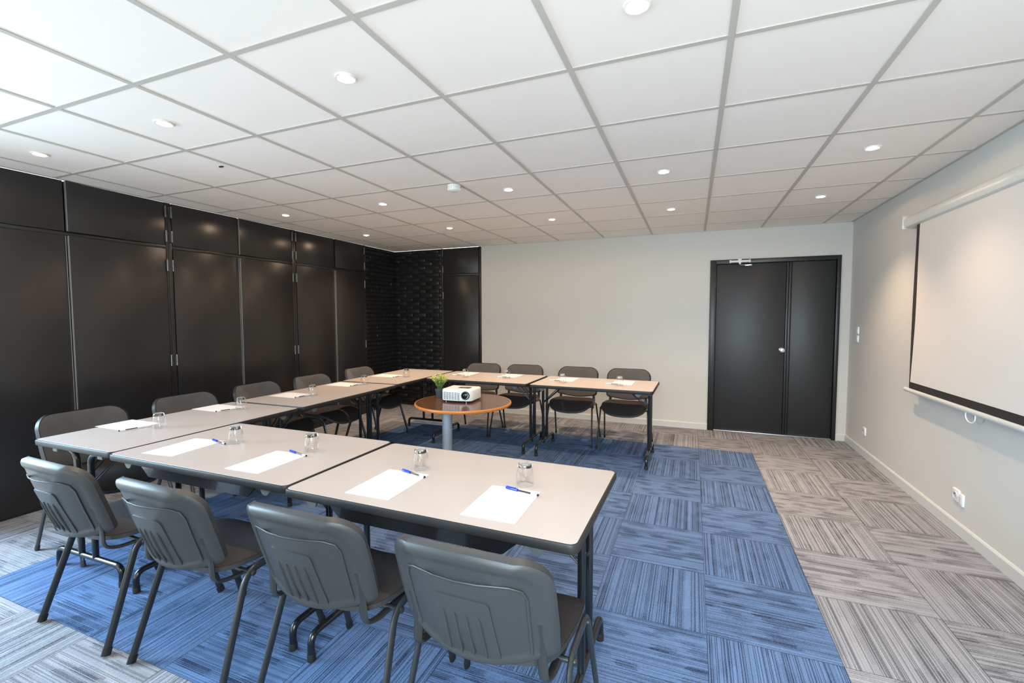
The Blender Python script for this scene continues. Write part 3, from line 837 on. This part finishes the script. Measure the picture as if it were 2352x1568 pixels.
def make_chair():
    t = thing('conference_chair', 'x', 'chair')
    # seat
    ol = []
    n = 8
    for k in range(64):
        a = 2 * PI * k / 64; c, s = math.cos(a), math.sin(a)
        e = 2 / 4.2
        x = 0.233 * math.copysign(abs(c) ** e, c); y = 0.208 * math.copysign(abs(s) ** e, s)
        if y > 0: x *= 1.0; y += 0.014 * (1 - (x / 0.233) ** 2) * (y / 0.208)
        else: x *= 1 - 0.10 * (-y / 0.208)
        ol.append((x, y + 0.012))
    bm = bmesh.new()
    pillow(bm, ol, (0, 0.012), lambda s: 0.016 * (1 - s ** 5) + 0.006, lambda s: 0.0, seat_map, 8)
    sp_ = obj('seat', bm, 'seatfab', t)
    bm = bmesh.new()
    ol2 = [(x * 1.012, (y - 0.012) * 1.012 + 0.012) for x, y in ol]
    pillow(bm, ol2, (0, 0.012), lambda s: -0.0006 + 0.004 * s ** 8, lambda s: -0.014 - 0.016 * (1 - s ** 3), seat_map, 8)
    obj('seat_shell', bm, 'plastic', t)
    # backrest
    bo = back_outline()
    bm = bmesh.new()
    pillow(bm, back_outline(ins=0.006), (0, 0.17), lambda s: 0.012 + 0.016 * (1 - s ** 5), lambda s: 0.0025, chair_back_map, 8)
    obj('backrest', bm, 'fabric', t)
    bm = bmesh.new()
    def shell_back(s):
        # raised rolled rim, recessed field
        f = 0.5 + 0.5 * math.tanh((s - 0.84) * 34)
        return -0.010 - 0.007 * f * (1 - max(0, (s - 0.93) / 0.07) ** 2 * 0.9)
    pillow(bm, bo, (0, 0.17), lambda s: 0.002 + 0.010 * max(0, (s - 0.97) / 0.03), shell_back, chair_back_map, 26)
    # arched ridge around the field
    def ridge(pts, r, dd):
        p3 = [chair_back_map(x, y, dd) for x, y in pts]
        sweep(bm, p3, r, r * 0.6, 8, up=(0, 1, 0))
    arch = [(-0.164, 0.045), (-0.168, 0.15), (-0.170, 0.250), (-0.160, 0.276), (-0.132, 0.288), (-0.06, 0.291), (0, 0.291), (0.06, 0.291), (0.132, 0.288), (0.160, 0.276), (0.170, 0.250), (0.168, 0.15), (0.164, 0.045)]
    ridge(arch, 0.0046, -0.0125)
    # central ribbed panel
    pn = [(x * 0.078 / 0.08, y) for x, y in rrect(0.165, 0.215, 0.018, 4, 0, 0.128)]
    pn = [(x * (1.0 + 0.10 * (0.235 - y) / 0.22), y) for x, y in pn]
    pillow(bm, pn, (0, 0.128), lambda s: -0.006, lambda s: -0.0145 - 0.001 * (1 - s), chair_back_map, 6)
    for rx_ in (-0.048, -0.016, 0.016, 0.048):
        pp = [(rx_ * (1.0 + 0.10 * (0.215 - y) / 0.2), y) for y in [0.035 + 0.15 * k / 8 for k in range(9)]]
        p3 = [chair_back_map(x, y, -0.0150) for x, y in pp]
        sweep(bm, p3, 0.0055, 0.0052, 8, up=(0, 1, 0), radii=[0.2, 0.9] + [1] * 5 + [0.9, 0.2])
    obj('back_shell', bm, 'plastic', t)
    # side frames: each leg tube rises, bends and runs to the middle of the seat side
    zt = 0.418
    for sx in (-1, 1):
        for (fy, ty, nm) in ((-0.245, -0.105, 'rear'), (0.235, 0.115, 'front')):
            bm = bmesh.new()
            pts = fillet([(sx * 0.262, fy, 0.008), (sx * 0.240, ty, zt), (sx * 0.240, 0.005, zt + 0.004)], 0.055, 7)
            sweep(bm, pts, 0.0085, 0.0150, 14, up=(0, 1, 0.3))
            lg = obj('leg', bm, 'tube', t)
            bm = bmesh.new(); d = (Vector((sx * 0.240, ty, zt)) - Vector((sx * 0.262, fy, 0))).normalized()
            p0 = Vector((sx * 0.262, fy, 0.0)); p0.z = 0.003
            sweep(bm, [p0, p0 + d * 0.028], 0.0105, 0.0175, 14, up=(0, 1, 0.3)); obj('foot_cap', bm, 'rubber', lg)
        # back support: flat tube from under the seat up into the shell
        bm = bmesh.new()
        q = [chair_back_map(sx * 0.188, vv, -0.004) for vv in (0.16, 0.07)]
        pts = fillet([q[0], q[1], V(sx * 0.196, -0.205, 0.422), V(sx * 0.200, -0.150, 0.402), V(sx * 0.200, 0.10, 0.398)], 0.045, 6)
        sweep(bm, pts, 0.0145, 0.0070, 12, up=(0, 1, 0)); obj('back_support', bm, 'tube', t)
    for yy in (-0.085, 0.095):
        bm = bmesh.new(); sweep(bm, [(-0.238, yy, 0.405), (0.238, yy, 0.405)], 0.0085, 0.0085, 12)
        for sx in (-1, 1): lathe(bm, [(0, 0), (0.011, 0), (0.011, 0.007), (0.007, 0.010), (0, 0.010)], 12, (sx * 0.246, yy, 0.405), axis=Matrix.Rotation(sx * PI / 2, 3, 'Y'))
        obj('crossbar', bm, 'tube', t)
    return t
ch = make_chair()
CH = [(0.425, 0.010, -0.03, 'dark chair seen from behind, leftmost of the four nearest the camera'),
      (1.090, 0.010, -0.02, 'dark chair seen from behind, second from left of the near row'),
      (1.750, 0.030, 0.00, 'dark chair seen from behind, third from left of the near row'),
      (2.345, 0.020, 0.00, 'largest dark chair seen from behind, rightmost of the near row'),
      (-0.475, 0.370, -PI / 2, 'dark chair before the black cupboards, nearest of the side row'),
      (-0.455, 0.985, -PI / 2, 'dark chair before the black cupboards, second nearest of the side row'),
      (-0.475, 1.620, -PI / 2 + 0.03, 'dark chair before the black cupboards, middle of the five in the side row'),
      (-0.445, 2.215, -PI / 2, 'dark chair before the black cupboards, second farthest of the side row'),
      (-0.475, 2.950, -PI / 2, 'dark chair of the side row farthest away, nearest the brick corner'),
      (0.452, 3.610, PI, 'dark chair facing the camera, leftmost of the far row beside the bricks'),
      (1.000, 3.620, PI, 'dark chair facing the camera, second from left of the far row'),
      (1.660, 3.620, PI, 'dark chair facing the camera, third from left of the far row'),
      (2.235, 3.620, PI, 'dark chair facing the camera, rightmost of the far row')]
for k, (x, y, rz, lab) in enumerate(CH):
    o = ch if k == 0 else copy_tree(ch)
    o.location = (x, y, 0); o.rotation_euler = (0, 0, rz)
    o['label'] = lab; o['group'] = 'dark conference chairs around the tables'

# ------------------------------------------------------------------ places: sheet of paper, pen, upturned tumbler
def make_paper():
    bm = bmesh.new(); slab(bm, rrect(0.198, 0.280, 0.0008, 1), [(0, 0.0003), (0, 0.0012)])
    o = obj('paper_sheet', bm, 'paper', None, False); return tag(o, 'x', 'paper')

def make_pen(cap='blue'):
    t = thing('ballpoint_pen', 'x', 'pen')
    ax = Matrix.Rotation(PI / 2, 3, 'Y')       # profile axis -> +x
    bm = bmesh.new(); lathe(bm, [(0, -0.072), (0.0040, -0.072), (0.0048, -0.066), (0.0048, -0.020), (0.0055, -0.019), (0, -0.018)], 10, (0, 0, 0.0055), axis=ax)
    box(bm, (-0.070, -0.0012, 0.009), (-0.026, 0.0012, 0.0125), 0.0006)
    obj('cap', bm, cap, t)
    bm = bmesh.new(); lathe(bm, [(0, -0.018), (0.0030, -0.018), (0.0030, 0.040), (0, 0.040)], 10, (0, 0, 0.0055), axis=ax); obj('ink_tube', bm, 'ink', t)
    bm = bmesh.new(); lathe(bm, [(0, 0.0402), (0.0040, 0.0402), (0.0040, 0.066), (0, 0.066)], 8, (0, 0, 0.0055), axis=ax); obj('barrel', bm, 'clearpl', t)
    bm = bmesh.new(); lathe(bm, [(0, 0.066), (0.0044, 0.066), (0.0044, 0.072), (0, 0.073)], 10, (0, 0, 0.0055), axis=ax); obj('end_plug', bm, 'ink', t)
    return t

def make_tumbler():
    t = thing('tumbler', 'x', 'glass')
    bm = bmesh.new()
    prof = [(0.0315, 0.0), (0.0345, 0.012), (0.0362, 0.026), (0.0358, 0.042), (0.0335, 0.058), (0.0295, 0.073)]
    inn = [(0.0277, 0.072), (0.0317, 0.057), (0.0340, 0.042), (0.0344, 0.026), (0.0328, 0.012), (0.0299, 0.0)]
    lathe(bm, prof + inn + [prof[0]], 32, cap=False); obj('bowl', bm, 'glass', t)
    bm = bmesh.new(); lathe(bm, [(0, 0.0735), (0.0290, 0.0735), (0.0285, 0.078), (0.0262, 0.086), (0.0235, 0.0885), (0.018, 0.0865), (0, 0.0855)], 32); obj('glass_base', bm, 'glassbase', t)
    return t
pa, pe, gl = make_paper(), make_pen(), make_tumbler()
pe2 = make_pen('clearpl')
near, side, far = 'on the near table row', 'on the side table row', 'on the far table row'
P = [  # place, paper (x,y,rz), pen (x,y,rz), glass (x,y)
    ('leftmost', near, (0.482, 0.222, 0.10), (0.575, 0.336, -0.22), (0.655, 0.372)),
    ('second from left', near, (1.085, 0.208, 0.03), (1.130, 0.336, -0.22), (1.145, 0.408)),
    ('third from left', near, (1.775, 0.185, 0.02), (1.810, 0.302, -0.28), (1.795, 0.380)),
    ('rightmost', near, (2.270, 0.178, 0.02), (2.302, 0.288, -0.20), (2.285, 0.368)),
    ('nearest', side, (-0.340, 0.405, PI / 2), (-0.178, 0.350, 1.40 - PI), (-0.080, 0.430)),
    ('second nearest', side, (-0.320, 0.965, PI / 2), (-0.175, 0.925, 1.35 - PI), (-0.110, 0.985)),
    ('middle', side, (-0.265, 1.565, PI / 2), (-0.112, 1.540, 1.45 - PI), (-0.080, 1.615)),
    ('second farthest', side, (-0.280, 2.200, PI / 2), (-0.125, 2.200, 1.45 - PI), (-0.095, 2.280)),
    ('farthest', side, (-0.290, 2.900, PI / 2), (-0.125, 2.860, 1.45 - PI), (-0.030, 2.890)),
    ('leftmost', far, (0.462, 3.370, 0.0), (0.440, 3.215, 0.05), (0.585, 3.105)),
    ('second from left', far, (1.010, 3.390, 0.0), (0.990, 3.235, 0.05), (1.045, 3.190)),
    ('third from left', far, (1.665, 3.330, 0.0), (1.600, 3.170, 0.04), (1.690, 3.085)),
    ('rightmost', far, (2.255, 3.300, 0.0), (2.180, 3.145, 0.04), (2.250, 3.085))]
for k, (wh, row, a, b_, c) in enumerate(P):
    o1 = pa if k == 0 else copy_tree(pa); o2 = pe if k == 0 else (copy_tree(pe) if k < 4 else (pe2 if k == 4 else copy_tree(pe2))); o3 = gl if k == 0 else copy_tree(gl)
    o1.location = (a[0], a[1], TH); o1.rotation_euler = (0, 0, a[2])
    o2.location = (b_[0], b_[1], TH + 0.0012); o2.rotation_euler = (0, 0, b_[2])
    o3.location = (c[0], c[1], TH + 0.0005); o3.rotation_euler = (0, 0, k * 1.3)
    o1['label'] = 'blank white sheet of paper, %s of those %s' % (wh, row); o1['group'] = 'sheets of paper set at the places'
    pc = 'ballpoint pen with a blue cap' if row == near else 'thin clear ballpoint pen'
    o2['label'] = '%s, %s of those %s' % (pc, wh, row); o2['group'] = 'pens laid on the sheets'
    o3['label'] = 'upturned clear tumbler, %s of those %s' % (wh, row); o3['group'] = 'upturned tumblers set at the places'

# ------------------------------------------------------------------ round table, projector, plant
RH = 0.66
RC = (1.074, 2.136)
t = thing('round_table', 'low round wooden table on a silver column in the middle of the U', 'table', (RC[0], RC[1], 0), 0.38)
bm = bmesh.new(); lathe(bm, [(0, RH - 0.024), (0.402, RH - 0.024), (0.402, RH - 0.001), (0.401, RH), (0, RH)], 72); top = obj('tabletop', bm, 'wood', t)
bm = bmesh.new(); lathe(bm, [(0.4022, RH - 0.025), (0.408, RH - 0.025), (0.412, RH - 0.019), (0.413, RH - 0.012), (0.411, RH - 0.004), (0.407, RH - 0.0006), (0.4022, RH - 0.0006), (0.4022, RH - 0.025)], 72, cap=False); eb = obj('edge_band', bm, 'woodedge', top)
eb['label'] = 'orange beech coloured edge band'
cx = -0.140
bm = bmesh.new(); lathe(bm, [(0, 0.012), (0.043, 0.012), (0.043, RH - 0.034), (0, RH - 0.034)], 32, (cx, 0, 0)); obj('column', bm, 'column', t)
bm = bmesh.new(); lathe(bm, [(0, 0), (0.20, 0), (0.202, 0.006), (0.195, 0.0118), (0, 0.0118)], 48, (cx, 0, 0)); obj('base_plate', bm, 'column', t)
bm = bmesh.new(); lathe(bm, [(0, RH - 0.0335), (0.08, RH - 0.0335), (0.085, RH - 0.0245), (0, RH - 0.0245)], 24, (cx, 0, 0)); obj('mounting_plate', bm, 'steel', t)

# projector: front faces the camera, lens at its right end
t = thing('projector', 'white projector with round dark lens on the round wooden table', 'projector', (1.040, 2.175, RH), 0.06)
W2, D2 = 0.136, 0.110
out = []
for k in range(13):                                   # bowed front, left to right
    f = k / 12; out.append((-W2 + 0.012 + f * (2 * W2 - 0.040), -D2 - 0.012 * math.sin(PI * (0.15 + 0.85 * f))))
out += [(W2 - 0.010, -D2 + 0.010), (W2 - 0.001, -D2 + 0.030), (W2, -D2 + 0.06)]
out += [(W2, D2 - 0.012), (W2 - 0.004, D2 - 0.004), (W2 - 0.012, D2), (-W2 + 0.012, D2), (-W2 + 0.004, D2 - 0.004), (-W2, D2 - 0.012), (-W2, -D2 + 0.012), (-W2 + 0.004, -D2 + 0.002)]
zb, zt_ = 0.014, 0.112
bm = bmesh.new(); slab(bm, out, [(0.006, zb), (0.001, zb + 0.004), (0, zb + 0.010), (0, zt_ - 0.016), (0.002, zt_ - 0.007), (0.008, zt_ - 0.001), (0.014, zt_)])
obj('body', bm, 'white', t)
bm = bmesh.new()
def fy(x):
    f = (x + W2 - 0.012) / (2 * W2 - 0.040); return -D2 - 0.012 * math.sin(PI * (0.15 + 0.85 * min(1, max(0, f))))
for r in range(6):
    z = zb + 0.014 + r * 0.0105
    for c in range(6):
        x0 = -W2 + 0.020 + c * 0.0255
        a0, a1 = x0, x0 + 0.020
        sl = 0.004 * (abs(c - 2.5) > 2) * (1 if c < 3 else -1)
        y0 = min(fy(a0), fy(a1)) - 0.0008
        vs = box(bm, (a0, y0, z), (a1, y0 + 0.004, z + 0.0046), 0.0006)
        for v in vs: v.co.z += sl * (v.co.x - a0) / 0.02
obj('front_grille', bm, 'grille', t)
lc = V(W2 - 0.052, -D2 - 0.004, 0.064)
rot = Matrix.Rotation(0.30, 3, 'Z') @ rx
bm = bmesh.new(); lathe(bm, [(0.026, -0.012), (0.026, 0.010), (0.029, 0.014), (0.033, 0.014), (0.036, 0.006), (0.036, -0.012)], 32, lc, axis=rot, cap=False); lr = obj('lens_ring', bm, 'grille', t)
bm = bmesh.new(); lathe(bm, [(0, -0.006), (0.0262, -0.006), (0.0262, -0.001), (0.018, 0.005), (0, 0.008)], 32, lc, axis=rot); obj('lens', bm, 'lens', lr)
bm = bmesh.new(); slab(bm, rrect(0.105, 0.075, 0.008, 4, 0.030, 0.0), [(0, zt_ + 0.0001), (0, zt_ + 0.0015), (0.002, zt_ + 0.002)]); obj('control_panel', bm, 'grille', t)
bm = bmesh.new()
for k in range(5): box(bm, (-0.005 + k * 0.016, -0.004, zt_ + 0.0021), (0.005 + k * 0.016, 0.004, zt_ + 0.0042), 0.001)
obj('buttons', bm, 'chrome', t)
for (x, y) in ((-W2 + 0.030, -D2 + 0.02), (W2 - 0.050, -D2 + 0.01), (0, D2 - 0.03)):
    bm = bmesh.new(); lathe(bm, [(0, 0), (0.0065, 0), (0.007, 0.003), (0.004, 0.004), (0.004, zb + 0.0005), (0, zb + 0.0005)], 12, (x, y, 0)); obj('foot', bm, 'chrome', t)

t = thing('potted_plant', 'small bushy green plant in a dark grey pot beside the projector', 'plant', (0.785, 2.230, RH))
bm = bmesh.new(); lathe(bm, [(0, 0), (0.030, 0), (0.031, 0.003), (0.039, 0.068), (0.042, 0.069), (0.042, 0.080), (0.038, 0.080), (0.037, 0.064), (0, 0.064)], 28); obj('pot', bm, 'pot', t)
bm = bmesh.new(); lathe(bm, [(0, 0.0642), (0.0365, 0.0642), (0.030, 0.070), (0, 0.073)], 20); obj('soil', bm, 'soil', t)
bs, bl = bmesh.new(), bmesh.new()
rr = random.Random(5)
for k in range(46):
    a = rr.uniform(0, 2 * PI); tilt = rr.uniform(0.05, 1.0); ln = rr.uniform(0.110, 0.155) * (1.0 - 0.22 * tilt)
    d = V(math.sin(tilt) * math.cos(a), math.sin(tilt) * math.sin(a), math.cos(tilt))
    p0 = V(0.014 * math.cos(a) * rr.random(), 0.014 * math.sin(a) * rr.random(), 0.066)
    p1 = p0 + V(d.x * 0.5, d.y * 0.5, 1).normalized() * ln * 0.5; p2 = p1 + d * ln * 0.55
    sweep(bs, [p0, p1, p2], 0.0009, 0.0009, 5)
    for s in range(11):
        f = 0.25 + 0.75 * s / 10
        c = (p0 * (1 - f) ** 2 + p1 * 2 * f * (1 - f) + p2 * f * f)
        b_ = rr.uniform(0, 2 * PI); o_ = V(math.cos(b_), math.sin(b_), rr.uniform(0.1, 1.0)).normalized()
        w_ = o_.cross(V(0, 0, 1)).normalized(); L_ = rr.uniform(0.015, 0.026); wd = L_ * 0.30
        up_ = w_.cross(o_).normalized() * 0.002
        mi = 0 if f > 0.72 or rr.random() < 0.2 else 1
        vs = [bl.verts.new(q) for q in (c, c + o_ * L_ * 0.5 + w_ * wd + up_, c + o_ * L_, c + o_ * L_ * 0.5 - w_ * wd + up_, c + o_ * L_ * 0.5 - up_ * 0.2)]
        for tri in ((0, 1, 4), (1, 2, 4), (2, 3, 4), (3, 0, 4)):
            fc = bl.faces.new([vs[q] for q in tri]); fc.material_index = mi
obj('stems', bs, 'stem', t); obj('leaves', bl, ['leafA', 'leafB'], t, False)
